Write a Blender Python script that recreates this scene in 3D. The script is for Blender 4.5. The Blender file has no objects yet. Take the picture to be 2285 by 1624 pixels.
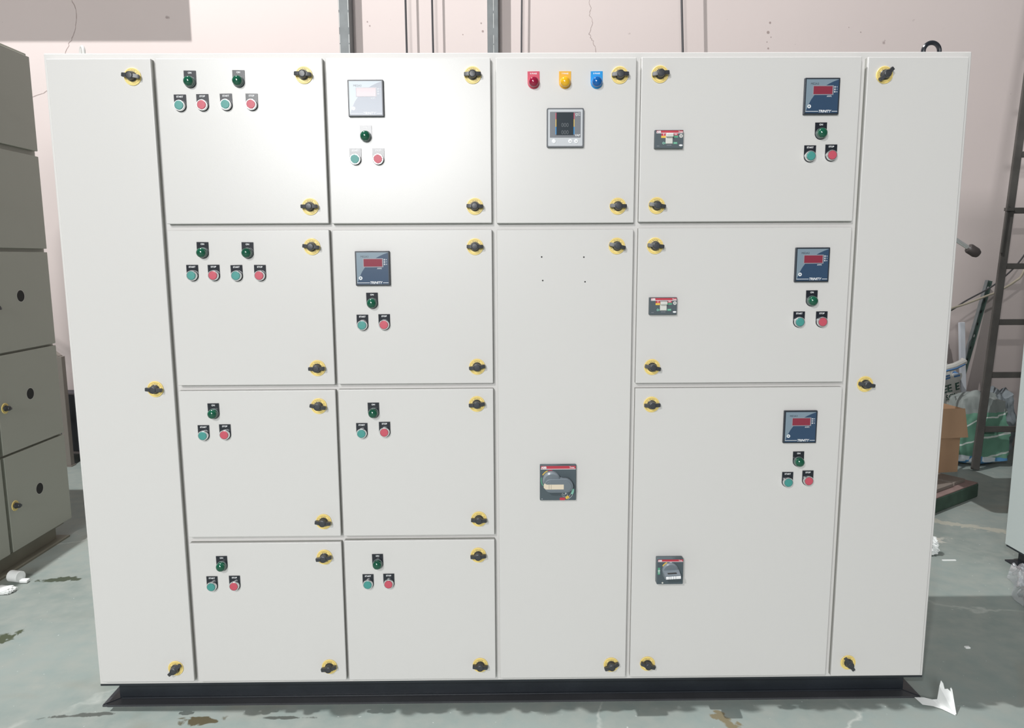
import bpy, bmesh, math, random
from mathutils import Vector, Matrix, noise
from mathutils.bvhtree import BVHTree

random.seed(7)
C = bpy.context.scene.collection
R = math.radians
mm = 0.001
Z0 = 0.075            # the big cabinet stands on a 75 mm channel frame

# ------------------------------------------------------------------ materials
def srgb(r, g, b):
    f = lambda c: (c / 255 / 12.92) if c / 255 <= 0.04045 else ((c / 255 + 0.055) / 1.055) ** 2.4
    return (f(r), f(g), f(b), 1)

def mat(name, col, rough=0.5, metal=0.0, bump=0.0, bscale=300, coat=0.0, spec=0.5, vary=0.0, vscale=4):
    m = bpy.data.materials.new(name); m.use_nodes = True
    nt = m.node_tree; p = nt.nodes['Principled BSDF']
    p.inputs['Base Color'].default_value = col
    p.inputs['Roughness'].default_value = rough
    p.inputs['Metallic'].default_value = metal
    p.inputs['Coat Weight'].default_value = coat
    p.inputs['Coat Roughness'].default_value = 0.08
    p.inputs['Specular IOR Level'].default_value = spec
    tc = nt.nodes.new('ShaderNodeTexCoord')
    if vary:
        n = nt.nodes.new('ShaderNodeTexNoise'); n.inputs['Scale'].default_value = vscale; n.inputs['Detail'].default_value = 6
        nt.links.new(tc.outputs['Object'], n.inputs['Vector'])
        mx = nt.nodes.new('ShaderNodeMix'); mx.data_type = 'RGBA'
        mx.inputs[6].default_value = tuple(c * (1 - vary) for c in col[:3]) + (1,)
        mx.inputs[7].default_value = tuple(min(1, c * (1 + vary)) for c in col[:3]) + (1,)
        nt.links.new(n.outputs['Fac'], mx.inputs[0]); nt.links.new(mx.outputs[2], p.inputs['Base Color'])
    if bump:
        n2 = nt.nodes.new('ShaderNodeTexNoise'); n2.inputs['Scale'].default_value = bscale; n2.inputs['Detail'].default_value = 3
        nt.links.new(tc.outputs['Object'], n2.inputs['Vector'])
        b = nt.nodes.new('ShaderNodeBump'); b.inputs['Strength'].default_value = bump; b.inputs['Distance'].default_value = 0.002
        nt.links.new(n2.outputs['Fac'], b.inputs['Height']); nt.links.new(b.outputs['Normal'], p.inputs['Normal'])
    return m

M = {}
M['paint'] = mat('cream powder coat', (0.675, 0.662, 0.648, 1), 0.29, bump=0.05, bscale=700, spec=0.5)
M['frame'] = mat('cream powder coat frame', (0.675, 0.662, 0.648, 1), 0.45, bump=0.05, bscale=700)
M['sidepaint'] = mat('grey green powder coat', (0.40, 0.41, 0.355, 1), 0.5, bump=0.05, bscale=700)
M['coolpaint'] = mat('pale grey powder coat', (0.50, 0.56, 0.55, 1), 0.5, bump=0.04, bscale=700)
M['dusty_lit'] = mat('dusty lit black steel', (0.05, 0.052, 0.058, 1), 0.5, vary=0.4, vscale=6)  # dust, plus painted-in light caught by the top of the bottom flange
M['black'] = mat('black enamel steel', (0.018, 0.022, 0.028, 1), 0.3, vary=0.4, vscale=9, bump=0.1, bscale=60)
M['basegrey'] = mat('grey brown steel base', (0.22, 0.21, 0.165, 1), 0.55, vary=0.2, vscale=6)
M['edge_shade'] = mat('grey door edge shade', (0.36, 0.36, 0.335, 1), 0.7)  # grey that paints in the shade on door sides and in the gaps
M['yellow'] = mat('yellow latch plastic', (0.95, 0.74, 0.26, 1), 0.4)
M['yellowline'] = mat('ochre groove', (0.45, 0.28, 0.03, 1), 0.5)
M['ink'] = mat('dark ink', (0.05, 0.045, 0.02, 1), 0.6)
M['knob'] = mat('black knob plastic', (0.045, 0.048, 0.054, 1), 0.35)
M['plate'] = mat('black legend plate', (0.016, 0.019, 0.026, 1), 0.22)
M['platered'] = mat('red legend plate', (0.60, 0.035, 0.09, 1), 0.3)
M['plateyel'] = mat('amber legend plate', (0.80, 0.42, 0.012, 1), 0.3)
M['plateblue'] = mat('blue legend plate', (0.0, 0.30, 0.72, 1), 0.3)
M['white'] = mat('white print', (0.85, 0.86, 0.88, 1), 0.5)
M['green'] = mat('green lamp lens', (0.004, 0.085, 0.045, 1), 0.12, coat=0.6)
M['redlens'] = mat('red lamp lens', (0.27, 0.005, 0.035, 1), 0.12, coat=0.6)
M['yellens'] = mat('amber lamp lens', (0.78, 0.42, 0.01, 1), 0.12, coat=0.6)
M['bluelens'] = mat('blue lamp lens', (0.0, 0.10, 0.36, 1), 0.12, coat=0.6)
M['lampring'] = mat('grey lamp ring', (0.16, 0.20, 0.20, 1), 0.3)
M['chrome'] = mat('chrome bezel', (0.80, 0.82, 0.82, 1), 0.22, metal=0.85)
M['teal'] = mat('teal button cap', (0.06, 0.30, 0.27, 1), 0.45)
M['pink'] = mat('red button cap', (0.56, 0.085, 0.125, 1), 0.45)
M['bezel'] = mat('dark meter bezel', (0.022, 0.03, 0.042, 1), 0.35)
M['navy'] = mat('navy meter face', (0.035, 0.072, 0.135, 1), 0.25)
M['steelblue'] = mat('light blue grey meter face', (0.22, 0.29, 0.35, 1), 0.25)
M['display'] = mat('red display window', (0.26, 0.035, 0.06, 1), 0.2)
M['displayrim'] = mat('grey display rim', (0.30, 0.30, 0.34, 1), 0.3)
M['silver'] = mat('silver meter face', (0.55, 0.57, 0.60, 1), 0.4)
M['midgrey'] = mat('mid grey meter window', (0.16, 0.17, 0.19, 1), 0.35)
M['lcd'] = mat('dark lcd', (0.035, 0.045, 0.055, 1), 0.15)
M['seg'] = mat('faint lcd segments', (0.11, 0.125, 0.14, 1), 0.3)
M['meterrim'] = mat('grey meter rim', (0.10, 0.11, 0.125, 1), 0.4)
M['slate'] = mat('slate breaker plastic', (0.075, 0.10, 0.115, 1), 0.45)
M['brkred'] = mat('breaker red band', (0.50, 0.045, 0.07, 1), 0.4)
M['brkyel'] = mat('breaker yellow mark', (0.80, 0.52, 0.08, 1), 0.5)
M['brkgrn'] = mat('breaker green mark', (0.10, 0.36, 0.22, 1), 0.5)
M['brkmint'] = mat('breaker mint mark', (0.30, 0.66, 0.52, 1), 0.5)
M['toggle'] = mat('light grey toggle plastic', (0.66, 0.66, 0.62, 1), 0.4)
M['handle'] = mat('grey rotary handle', (0.16, 0.19, 0.215, 1), 0.35)
M['insert'] = mat('cream handle insert', (0.74, 0.64, 0.50, 1), 0.5)
M['hole'] = mat('dark cut-out', (0.025, 0.025, 0.025, 1), 0.9)
M['edge'] = mat('bare cut edge', (0.6, 0.6, 0.55, 1), 0.5)
M['lift'] = mat('black lifting eye', (0.015, 0.018, 0.024, 1), 0.25)
M['lightlift'] = mat('pale lifting eye', (0.62, 0.62, 0.60, 1), 0.45)
M['post'] = mat('dark grey painted steel', (0.17, 0.185, 0.19, 1), 0.45, vary=0.3, vscale=14, bump=0.15, bscale=40)
M['scuff'] = mat('bare scuffed edge', (0.75, 0.76, 0.74, 1), 0.5)
M['wire'] = mat('dark grey cable sheath', (0.06, 0.06, 0.065, 1), 0.5)
M['ladder'] = mat('weathered grey steel', (0.085, 0.08, 0.074, 1), 0.55, vary=0.6, vscale=5, bump=0.2, bscale=50)
M['angle'] = mat('green grey slotted angle', (0.06, 0.10, 0.085, 1), 0.5, vary=0.5, vscale=7)
M['alu'] = mat('pale trunking', (0.62, 0.65, 0.70, 1), 0.45)
M['tan'] = mat('tan cable', (0.40, 0.36, 0.28, 1), 0.5)
M['card'] = mat('brown cardboard', (0.42, 0.265, 0.16, 1), 0.8, vary=0.1, vscale=5)
M['paper'] = mat('white paper', (0.82, 0.84, 0.83, 1), 0.7, vary=0.04, vscale=30)
M['standpaint'] = mat('grey stand paint', (0.24, 0.215, 0.19, 1), 0.5, vary=0.12, vscale=5)
M['darkbox'] = mat('dark crate', (0.035, 0.036, 0.045, 1), 0.5, vary=0.3, vscale=8)
M['mossgreen'] = mat('worn green paint', (0.045, 0.085, 0.06, 1), 0.8, vary=0.5, vscale=14, bump=0.3, bscale=40)
M['stonepink'] = mat('pinkish worn stone', (0.26, 0.18, 0.165, 1), 0.9, vary=0.3, vscale=18, bump=0.3, bscale=50)
M['plank'] = mat('grey brown plank', (0.22, 0.19, 0.165, 1), 0.8, vary=0.2, vscale=9)
M['sackwhite'] = mat('off white woven sack', (0.56, 0.56, 0.53, 1), 0.7, vary=0.2, vscale=9, bump=0.3, bscale=120)
M['sackgrey'] = mat('grey blue woven sack', (0.22, 0.25, 0.27, 1), 0.7, vary=0.5, vscale=9, bump=0.3, bscale=120)
M['sackink'] = mat('dark green sack print', (0.04, 0.09, 0.07, 1), 0.8)
M['sackblue'] = mat('blue sack print', (0.08, 0.20, 0.42, 1), 0.8)
M['greybag'] = mat('grey polythene', (0.24, 0.25, 0.27, 1), 0.3, vary=0.3, vscale=12)
M['machine'] = mat('machine grey green', (0.12, 0.15, 0.14, 1), 0.5)
M['rubber'] = mat('brown black knob', (0.05, 0.042, 0.04, 1), 0.45)

def sack_green():
    m = bpy.data.materials.new('green striped woven sack'); m.use_nodes = True
    nt = m.node_tree; p = nt.nodes['Principled BSDF']; p.inputs['Roughness'].default_value = 0.6
    L = nt.links.new; N = nt.nodes.new
    tc = N('ShaderNodeTexCoord'); sp = N('ShaderNodeSeparateXYZ'); L(tc.outputs['Object'], sp.inputs[0])
    def math_(op, a, b=None, v=None):
        n = N('ShaderNodeMath'); n.operation = op
        L(a, n.inputs[0]) if not isinstance(a, float) else setattr(n.inputs[0], 'default_value', a)
        if b is not None: L(b, n.inputs[1])
        if v is not None: n.inputs[1].default_value = v
        return n.outputs[0]
    def mix(f, a, b):
        n = N('ShaderNodeMix'); n.data_type = 'RGBA'; L(f, n.inputs[0])
        for i, c in ((6, a), (7, b)):
            if isinstance(c, tuple): n.inputs[i].default_value = c
            else: L(c, n.inputs[i])
        return n.outputs[2]
    ns = N('ShaderNodeTexNoise'); ns.inputs['Scale'].default_value = 5; L(tc.outputs['Object'], ns.inputs['Vector'])
    wob = math_('MULTIPLY', ns.outputs['Fac'], v=0.10)
    zz = math_('ADD', sp.outputs['Z'], wob)
    d = math_('ADD', zz, math_('MULTIPLY', sp.outputs['X'], v=-0.28))
    st = math_('LESS_THAN', math_('PINGPONG', d, v=0.058), v=0.006)
    base = mix(ns.outputs['Fac'], (0.09, 0.22, 0.155, 1), (0.19, 0.40, 0.29, 1))
    c1 = mix(st, base, (0.62, 0.68, 0.64, 1))
    ck = N('ShaderNodeTexChecker'); ck.inputs['Scale'].default_value = 12
    ck.inputs['Color1'].default_value = (0.10, 0.28, 0.52, 1); ck.inputs['Color2'].default_value = (0.66, 0.72, 0.76, 1)
    L(tc.outputs['Object'], ck.inputs['Vector'])
    low = math_('LESS_THAN', zz, v=0.125)
    c2 = mix(low, c1, ck.outputs['Color'])
    hi = math_('GREATER_THAN', zz, v=0.40)
    c3 = mix(hi, c2, (0.26, 0.29, 0.28, 1))
    L(c3, p.inputs['Base Color'])
    return m
M['sackgreen'] = sack_green()

def clear_plastic():
    m = bpy.data.materials.new('clear crumpled polythene'); m.use_nodes = True
    nt = m.node_tree; nt.nodes.remove(nt.nodes['Principled BSDF'])
    out = nt.nodes['Material Output']; N = nt.nodes.new; L = nt.links.new
    t = N('ShaderNodeBsdfTransparent'); t.inputs[0].default_value = (0.93, 0.93, 0.95, 1)
    g = N('ShaderNodeBsdfGlossy'); g.inputs['Roughness'].default_value = 0.06; g.inputs['Color'].default_value = (0.95, 0.95, 1, 1)
    d = N('ShaderNodeBsdfDiffuse'); d.inputs[0].default_value = (0.85, 0.85, 0.90, 1)
    a = N('ShaderNodeMixShader'); a.inputs[0].default_value = 0.35
    b = N('ShaderNodeMixShader'); b.inputs[0].default_value = 0.42
    L(g.outputs[0], a.inputs[1]); L(d.outputs[0], a.inputs[2])
    L(t.outputs[0], b.inputs[1]); L(a.outputs[0], b.inputs[2]); L(b.outputs[0], out.inputs[0])
    return m
M['clear'] = clear_plastic()

def floor_mat():
    m = bpy.data.materials.new('grey green concrete'); m.use_nodes = True
    nt = m.node_tree; p = nt.nodes['Principled BSDF']; N = nt.nodes.new; L = nt.links.new
    tc = N('ShaderNodeTexCoord')
    def nz(s, det=6, w=0.0):
        n = N('ShaderNodeTexNoise'); n.inputs['Scale'].default_value = s; n.inputs['Detail'].default_value = det
        n.inputs['Distortion'].default_value = w; L(tc.outputs['Object'], n.inputs['Vector']); return n.outputs['Fac']
    def ramp(f, a, b):
        r = N('ShaderNodeMapRange'); r.inputs[1].default_value = a; r.inputs[2].default_value = b; L(f, r.inputs[0]); return r.outputs[0]
    def mix(f, a, b):
        n = N('ShaderNodeMix'); n.data_type = 'RGBA'; L(f, n.inputs[0])
        for i, c in ((6, a), (7, b)):
            if isinstance(c, tuple): n.inputs[i].default_value = c
            else: L(c, n.inputs[i])
        return n.outputs[2]
    def mul(a, b):
        n = N('ShaderNodeMath'); n.operation = 'MULTIPLY'; L(a, n.inputs[0]); L(b, n.inputs[1]); return n.outputs[0]
    base = mix(ramp(nz(1.3), 0.35, 0.68), (0.225, 0.272, 0.255, 1), (0.295, 0.35, 0.335, 1))
    base = mix(ramp(nz(14, 8), 0.3, 0.75), base, (0.32, 0.345, 0.32, 1))
    base = mix(ramp(nz(0.9, 4, 1.0), 0.60, 0.70), base, (0.27, 0.26, 0.215, 1))
    base = mix(ramp(nz(60, 2), 0.73, 0.76), base, (0.52, 0.56, 0.54, 1))                       # pale specks
    stn = nz(24, 9, .6)
    # worn marks at their own places on the floor: (x, y, half length, half width, turn, colour)
    for x, y, a, b, rot, col in ((-1.91, 0.92, .12, .032, 0.05, (0.07, 0.085, 0.06, 1)), (-1.78, 1.02, .075, .014, .15, (0.09, 0.10, 0.08, 1)),
                                 (-1.83, 0.42, .10, .045, .9, (0.08, 0.095, 0.06, 1)), (-0.93, -0.075, .075, .030, .2, (0.10, 0.085, 0.05, 1)),
                                 (-0.68, -0.062, .10, .010, 0, (0.10, 0.11, 0.10, 1)), (-1.30, -0.04, .14, .014, .1, (0.11, 0.12, 0.11, 1)),
                                 (-0.92, -0.16, .20, .028, -.05, (0.16, 0.15, 0.11, 1)), (0.62, -0.10, .03, .10, .5, (0.22, 0.19, 0.12, 1)),
                                 (2.30, 1.45, .55, .045, -.55, (0.42, 0.42, 0.36, 1)), (2.02, 1.27, .10, .06, .2, (0.50, 0.50, 0.45, 1))):
        mp = N('ShaderNodeMapping'); mp.vector_type = 'TEXTURE'
        mp.inputs['Location'].default_value = (x, y, 0); mp.inputs['Rotation'].default_value = (0, 0, rot); mp.inputs['Scale'].default_value = (a, b, 1)
        L(tc.outputs['Object'], mp.inputs['Vector'])
        ln = N('ShaderNodeVectorMath'); ln.operation = 'LENGTH'; L(mp.outputs[0], ln.inputs[0])
        am = N('ShaderNodeMath'); am.operation = 'MULTIPLY_ADD'; L(stn, am.inputs[0]); am.inputs[1].default_value = 2.4; am.inputs[2].default_value = -.45
        sb = N('ShaderNodeMath'); sb.operation = 'SUBTRACT'; L(am.outputs[0], sb.inputs[0]); L(ln.outputs['Value'], sb.inputs[1])
        f = ramp(sb.outputs[0], 0.0, 0.22)
        base = mix(f, base, col)
    # fine pale cracks
    v = N('ShaderNodeTexVoronoi'); v.feature = 'DISTANCE_TO_EDGE'; v.inputs['Scale'].default_value = 0.55
    wv = N('ShaderNodeVectorMath'); wv.operation = 'ADD'
    nn = N('ShaderNodeTexNoise'); nn.inputs['Scale'].default_value = 5; nn.inputs['Detail'].default_value = 4
    L(tc.outputs['Object'], nn.inputs['Vector'])
    sc = N('ShaderNodeVectorMath'); sc.operation = 'SCALE'; sc.inputs['Scale'].default_value = 0.25; L(nn.outputs['Color'], sc.inputs[0])
    L(tc.outputs['Object'], wv.inputs[0]); L(sc.outputs[0], wv.inputs[1]); L(wv.outputs[0], v.inputs['Vector'])
    f = mul(ramp(v.outputs['Distance'], 0.006, 0.0), ramp(nz(3), 0.45, 0.6))
    base = mix(f, base, (0.46, 0.49, 0.46, 1))
    L(base, p.inputs['Base Color'])
    p.inputs['Roughness'].default_value = 0.6; p.inputs['Specular IOR Level'].default_value = 0.2
    b = N('ShaderNodeBump'); b.inputs['Strength'].default_value = 0.12; b.inputs['Distance'].default_value = 0.004
    L(nz(40, 4), b.inputs['Height']); L(b.outputs[0], p.inputs['Normal'])
    return m
M['floor'] = floor_mat()

def wall_mat():
    m = mat('pink distemper wall', (0.65, 0.57, 0.55, 1), 0.85, vary=0.05, vscale=1.1, bump=0.15, bscale=25)
    nt = m.node_tree; p = nt.nodes['Principled BSDF']; N = nt.nodes.new; L = nt.links.new
    src = p.inputs['Base Color'].links[0].from_socket
    tc = N('ShaderNodeTexCoord'); n = N('ShaderNodeTexNoise'); n.inputs['Scale'].default_value = 13; n.inputs['Detail'].default_value = 7
    L(tc.outputs['Object'], n.inputs['Vector'])
    n2 = N('ShaderNodeTexNoise'); n2.inputs['Scale'].default_value = 0.8; L(tc.outputs['Object'], n2.inputs['Vector'])
    r = N('ShaderNodeMapRange'); r.inputs[1].default_value = 0.70; r.inputs[2].default_value = 0.76; L(n.outputs['Fac'], r.inputs[0])
    mx = N('ShaderNodeMix'); mx.data_type = 'RGBA'; L(r.outputs[0], mx.inputs[0]); L(src, mx.inputs[6]); mx.inputs[7].default_value = (0.40, 0.33, 0.32, 1)
    # greyer towards the floor, shadows low on the wall painted into the colour
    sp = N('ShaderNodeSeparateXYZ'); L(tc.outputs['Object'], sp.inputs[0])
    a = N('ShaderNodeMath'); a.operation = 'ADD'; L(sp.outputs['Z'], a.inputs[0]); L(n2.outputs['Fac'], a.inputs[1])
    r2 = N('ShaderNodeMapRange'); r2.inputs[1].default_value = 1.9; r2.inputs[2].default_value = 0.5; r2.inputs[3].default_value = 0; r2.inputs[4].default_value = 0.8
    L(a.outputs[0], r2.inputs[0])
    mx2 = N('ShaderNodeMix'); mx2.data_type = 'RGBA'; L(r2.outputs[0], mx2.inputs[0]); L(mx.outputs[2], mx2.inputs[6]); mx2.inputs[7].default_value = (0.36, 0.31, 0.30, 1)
    L(mx2.outputs[2], p.inputs['Base Color'])
    return m
M['wall'] = wall_mat()
M['crack'] = mat('hairline crack', (0.36, 0.29, 0.275, 1), 0.9)

# ------------------------------------------------------------------ mesh builder
_text = {}
def text_data(s, bold, shear):
    k = (s, bold, shear)
    if k not in _text:
        cu = bpy.data.curves.new('t', 'FONT'); cu.body = s; cu.size = 1.0; cu.align_x = 'CENTER'; cu.align_y = 'CENTER'
        cu.offset = bold; cu.shear = shear; cu.resolution_u = 3
        o = bpy.data.objects.new('t', cu); C.objects.link(o); bpy.context.view_layer.update()
        me = bpy.data.meshes.new_from_object(o.evaluated_get(bpy.context.evaluated_depsgraph_get()))
        vs = [v.co.copy() for v in me.vertices]; ps = [list(p.vertices) for p in me.polygons]
        bpy.data.objects.remove(o); bpy.data.curves.remove(cu); bpy.data.meshes.remove(me)
        # centre on the ink
        if vs:
            cx = (min(v.x for v in vs) + max(v.x for v in vs)) / 2; cy = (min(v.y for v in vs) + max(v.y for v in vs)) / 2
            vs = [Vector((v.x - cx, v.y - cy, 0)) for v in vs]
        _text[k] = (vs, ps)
    return _text[k]

WN = set()
class MB:
    """collects shapes into one mesh; front of a device looks along -y"""
    def __init__(self): self.bm = bmesh.new(); self.mats = []; self.wn = False
    def mi(self, m):
        m = M[m] if isinstance(m, str) else m
        if m not in self.mats: self.mats.append(m)
        return self.mats.index(m)
    def _mark(self, faces, m):
        i = self.mi(m)
        for f in faces: f.material_index = i
    def box(self, x0, x1, y0, y1, z0, z1, m, bev=0.0, seg=2):
        r = bmesh.ops.create_cube(self.bm, size=1.0); vs = r['verts']
        bmesh.ops.scale(self.bm, vec=(x1 - x0, y1 - y0, z1 - z0), verts=vs)
        bmesh.ops.translate(self.bm, vec=((x0 + x1) / 2, (y0 + y1) / 2, (z0 + z1) / 2), verts=vs)
        fs = set(f for v in vs for f in v.link_faces); self._mark(fs, m)
        if bev:
            self.wn = True
            es = list(set(e for v in vs for e in v.link_edges))
            q = bmesh.ops.bevel(self.bm, geom=es, offset=bev, segments=seg, profile=0.5, affect='EDGES'); self._mark(q['faces'], m)
        return self
    def beam(self, p0, p1, w, d, m, up=(0, 0, 1), bev=0.0):
        """square bar between two points, w across, d deep"""
        p0, p1 = Vector(p0), Vector(p1); a = (p1 - p0).normalized(); u = Vector(up)
        s = a.cross(u)
        if s.length < 1e-4: s = a.cross(Vector((0, 1, 0)))
        s.normalize(); t = s.cross(a)
        vs = [self.bm.verts.new(p + s * (sx * w / 2) + t * (st * d / 2)) for p in (p0, p1) for sx, st in ((-1, -1), (1, -1), (1, 1), (-1, 1))]
        fs = [self.bm.faces.new([vs[i] for i in q]) for q in ((0, 3, 2, 1), (4, 5, 6, 7), (0, 1, 5, 4), (1, 2, 6, 5), (2, 3, 7, 6), (3, 0, 4, 7))]
        self._mark(fs, m)
        if bev:
            self.wn = True
            q = bmesh.ops.bevel(self.bm, geom=list(set(e for f in fs for e in f.edges)), offset=bev, segments=2, affect='EDGES'); self._mark(q['faces'], m)
        return self
    def lathe(self, prof, m, n=28, cx=0, cz=0):
        """profile of (radius, height) turned about the -y axis"""
        rings = []
        for r, h in prof:
            if r < 1e-6: rings.append([self.bm.verts.new((cx, -h, cz))])
            else: rings.append([self.bm.verts.new((cx + r * math.cos(2 * math.pi * k / n), -h, cz + r * math.sin(2 * math.pi * k / n))) for k in range(n)])
        fs = []
        for a, b in zip(rings, rings[1:]):
            for k in range(n):
                k2 = (k + 1) % n
                if len(a) == 1: fs.append(self.bm.faces.new((a[0], b[k2], b[k])))
                elif len(b) == 1: fs.append(self.bm.faces.new((a[k], a[k2], b[0])))
                else: fs.append(self.bm.faces.new((a[k], a[k2], b[k2], b[k])))
        self._mark(fs, m); return self
    def prism(self, poly, h0, h1, m):
        """(x, z) outline raised from height h0 to h1 towards -y"""
        a = [self.bm.verts.new((x, -h0, z)) for x, z in poly]; b = [self.bm.verts.new((x, -h1, z)) for x, z in poly]
        n = len(poly); fs = [self.bm.faces.new(b)]
        if abs(h1 - h0) > 1e-7:
            fs.append(self.bm.faces.new(a[::-1]))
            fs += [self.bm.faces.new((a[k], a[(k + 1) % n], b[(k + 1) % n], b[k])) for k in range(n)]
        self._mark(fs, m); return self
    def rect(self, x0, x1, z0, z1, h, m): return self.prism([(x0, z0), (x1, z0), (x1, z1), (x0, z1)], h, h, m)
    def disc(self, cx, cz, r, h, m, n=24, rz=None):
        rz = rz or r
        return self.prism([(cx + r * math.cos(2 * math.pi * k / n), cz + rz * math.sin(2 * math.pi * k / n)) for k in range(n)], h, h, m)
    def ring(self, cx, cz, r0, r1, h, m, a0=0, a1=360, n=32):
        full = abs(a1 - a0) >= 360; k_ = n if full else n + 1
        A = [R(a0 + (a1 - a0) * k / n) for k in range(k_)]
        i = [self.bm.verts.new((cx + r0 * math.cos(t), -h, cz + r0 * math.sin(t))) for t in A]
        o = [self.bm.verts.new((cx + r1 * math.cos(t), -h, cz + r1 * math.sin(t))) for t in A]
        self._mark([self.bm.faces.new((i[k], o[k], o[(k + 1) % k_], i[(k + 1) % k_])) for k in range(n)], m); return self
    def text(self, s, size, x, z, h, m, bold=0.0, shear=0.0, rot=0.0, wx=1.0):
        vs, ps = text_data(s, bold, shear); c, sn = math.cos(rot), math.sin(rot)
        nv = [self.bm.verts.new((x + size * (v.x * wx * c - v.y * sn), -h, z + size * (v.x * wx * sn + v.y * c))) for v in vs]
        fs = []
        for p in ps:
            try: fs.append(self.bm.faces.new([nv[i] for i in p]))
            except ValueError: pass
        self._mark(fs, m); return self
    def arc_text(self, s, size, r, h, m, centre, step, bold=0.0):
        for k, ch in enumerate(s):
            a = R(centre - (k - (len(s) - 1) / 2) * step)
            self.text(ch, size, r * math.cos(a), r * math.sin(a), h, m, bold=bold, rot=a - math.pi / 2)
        return self
    def tube(self, pts, rad, m, n=8, closed=False):
        pts = [Vector(p) for p in pts]; rings = []; N_ = len(pts); prev = None
        for i, p in enumerate(pts):
            a = pts[(i + 1) % N_] if (closed or i < N_ - 1) else p; b = pts[i - 1] if (closed or i > 0) else p
            d = (a - b).normalized(); ref = prev if prev is not None else (Vector((0, 0, 1)) if abs(d.z) < .9 else Vector((1, 0, 0)))
            s = d.cross(ref).normalized() if prev is None else (prev - d * prev.dot(d)).normalized()
            prev = s; t = d.cross(s)
            r = rad[i] if isinstance(rad, (list, tuple)) else rad
            rings.append([self.bm.verts.new(p + (s * math.cos(2 * math.pi * k / n) + t * math.sin(2 * math.pi * k / n)) * r) for k in range(n)])
        fs = []
        for i in range(N_ if closed else N_ - 1):
            a, b = rings[i], rings[(i + 1) % N_]
            fs += [self.bm.faces.new((a[k], a[(k + 1) % n], b[(k + 1) % n], b[k])) for k in range(n)]
        if not closed: fs += [self.bm.faces.new(rings[0][::-1]), self.bm.faces.new(rings[-1])]
        self._mark(fs, m); return self
    def poly(self, pts, m):
        self._mark([self.bm.faces.new([self.bm.verts.new(p) for p in pts])], m); return self
    def mesh(self, name, smooth=True, fix=True):
        if fix: bmesh.ops.recalc_face_normals(self.bm, faces=self.bm.faces[:])
        me = bpy.data.meshes.new(name); self.bm.to_mesh(me); self.bm.free()
        for m in self.mats: me.materials.append(m)
        if smooth:
            me.polygons.foreach_set('use_smooth', [True] * len(me.polygons)); me.set_sharp_from_angle(angle=R(50 if self.wn else 32))
            if self.wn: WN.add(me.name)
        return me

def put(name, me, parent=None, loc=(0, 0, 0), rot=(0, 0, 0), label=None):
    o = bpy.data.objects.new(name, me); C.objects.link(o); o.location = loc; o.rotation_euler = rot
    if me is not None and me.name in WN:
        w = o.modifiers.new('face_weighted_shading', 'WEIGHTED_NORMAL'); w.keep_sharp = True; w.weight = 100
    if parent: o.parent = parent
    if label: o['label'] = label
    return o
def thing(name, label, cat, loc=(0, 0, 0), me=None, group=None, rot=(0, 0, 0)):
    o = put(name, me, None, loc, rot); o['label'] = label; o['category'] = cat
    if group: o['group'] = group
    return o
def struct(name, me, loc=(0, 0, 0)):
    o = put(name, me, None, loc); o['kind'] = 'structure'; return o

# ------------------------------------------------------------------ setting
b = MB(); b.poly([(-7, -7, 0), (7, -7, 0), (7, 3.2, 0), (-7, 3.2, 0)], 'floor'); struct('floor', b.mesh('floor', False))
WY = 3.0
b = MB(); b.box(-7, 7, WY, WY + .2, 0, 4.6, 'wall')
def crack(pts, w):
    rr = random.Random(len(pts)); fine = []
    for (x0, z0), (x1, z1) in zip(pts, pts[1:]):
        for k in range(4): fine.append((x0 + (x1 - x0) * k / 4 + rr.uniform(-.005, .005), z0 + (z1 - z0) * k / 4 + rr.uniform(-.003, .003)))
    fine.append(pts[-1])
    for (x0, z0), (x1, z1) in zip(fine, fine[1:]):
        n = Vector((z1 - z0, x0 - x1)).normalized() * w / 2 * rr.uniform(.6, 1.2)
        b.poly([(x0 - n.x, WY - .0008, z0 - n.y), (x0 + n.x, WY - .0008, z0 + n.y), (x1 + n.x, WY - .0008, z1 + n.y), (x1 - n.x, WY - .0008, z1 - n.y)], 'crack')
def jag(p0, p1, n, amp, w, seed):
    rr = random.Random(seed); pts = []
    for k in range(n + 1):
        t = k / n; pts.append((p0[0] + (p1[0] - p0[0]) * t + rr.uniform(-amp, amp), p0[1] + (p1[1] - p0[1]) * t))
    crack(pts, w)
crack([(-2.83, 3.12), (-2.80, 3.02), (-2.775, 2.93), (-2.785, 2.85), (-2.81, 2.78), (-2.84, 2.74), (-2.865, 2.69), (-2.875, 2.62), (-2.88, 2.5)], .0038)
crack([(-3.12, 2.40), (-3.05, 2.425), (-3.00, 2.45), (-2.94, 2.50), (-2.90, 2.56)], .0038)
crack([(.54, 3.10), (.545, 3.0), (.553, 2.95), (.548, 2.91), (.565, 2.88), (.562, 2.84), (.545, 2.80), (.556, 2.77), (.575, 2.74), (.592, 2.69), (.61, 2.55)], .003)
for x, z, w in ((1.73, 2.86, .012), (1.72, 2.80, .016), (1.725, 2.70, .010), (1.74, 2.77, .006), (1.715, 2.74, .006), (2.33, 2.80, .006), (2.25, 2.83, .005), (-.16, 2.86, .008), (-.15, 2.81, .012), (-.28, 2.79, .006), (-.90, 2.87, .008), (-.885, 2.845, .008), (2.88, 1.75, .01), (2.96, 1.5, .012), (3.0, 1.62, .01)):
    b.disc(x, z, w * .6, 0, 'crack', 8); b.bm.verts.ensure_lookup_table()
    for v in b.bm.verts[-8:]: v.co.y = WY - .0008
struct('wall_back', b.mesh('wall_back', False, fix=False))
b = MB(); b.box(-7, -2.11, WY - .55, WY - .05, 3.53, 3.9, 'wall'); struct('shadow_beam_1', b.mesh('shadow_beam_1', False))   # unseen beam, added to cast the wall shadow at top left

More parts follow.
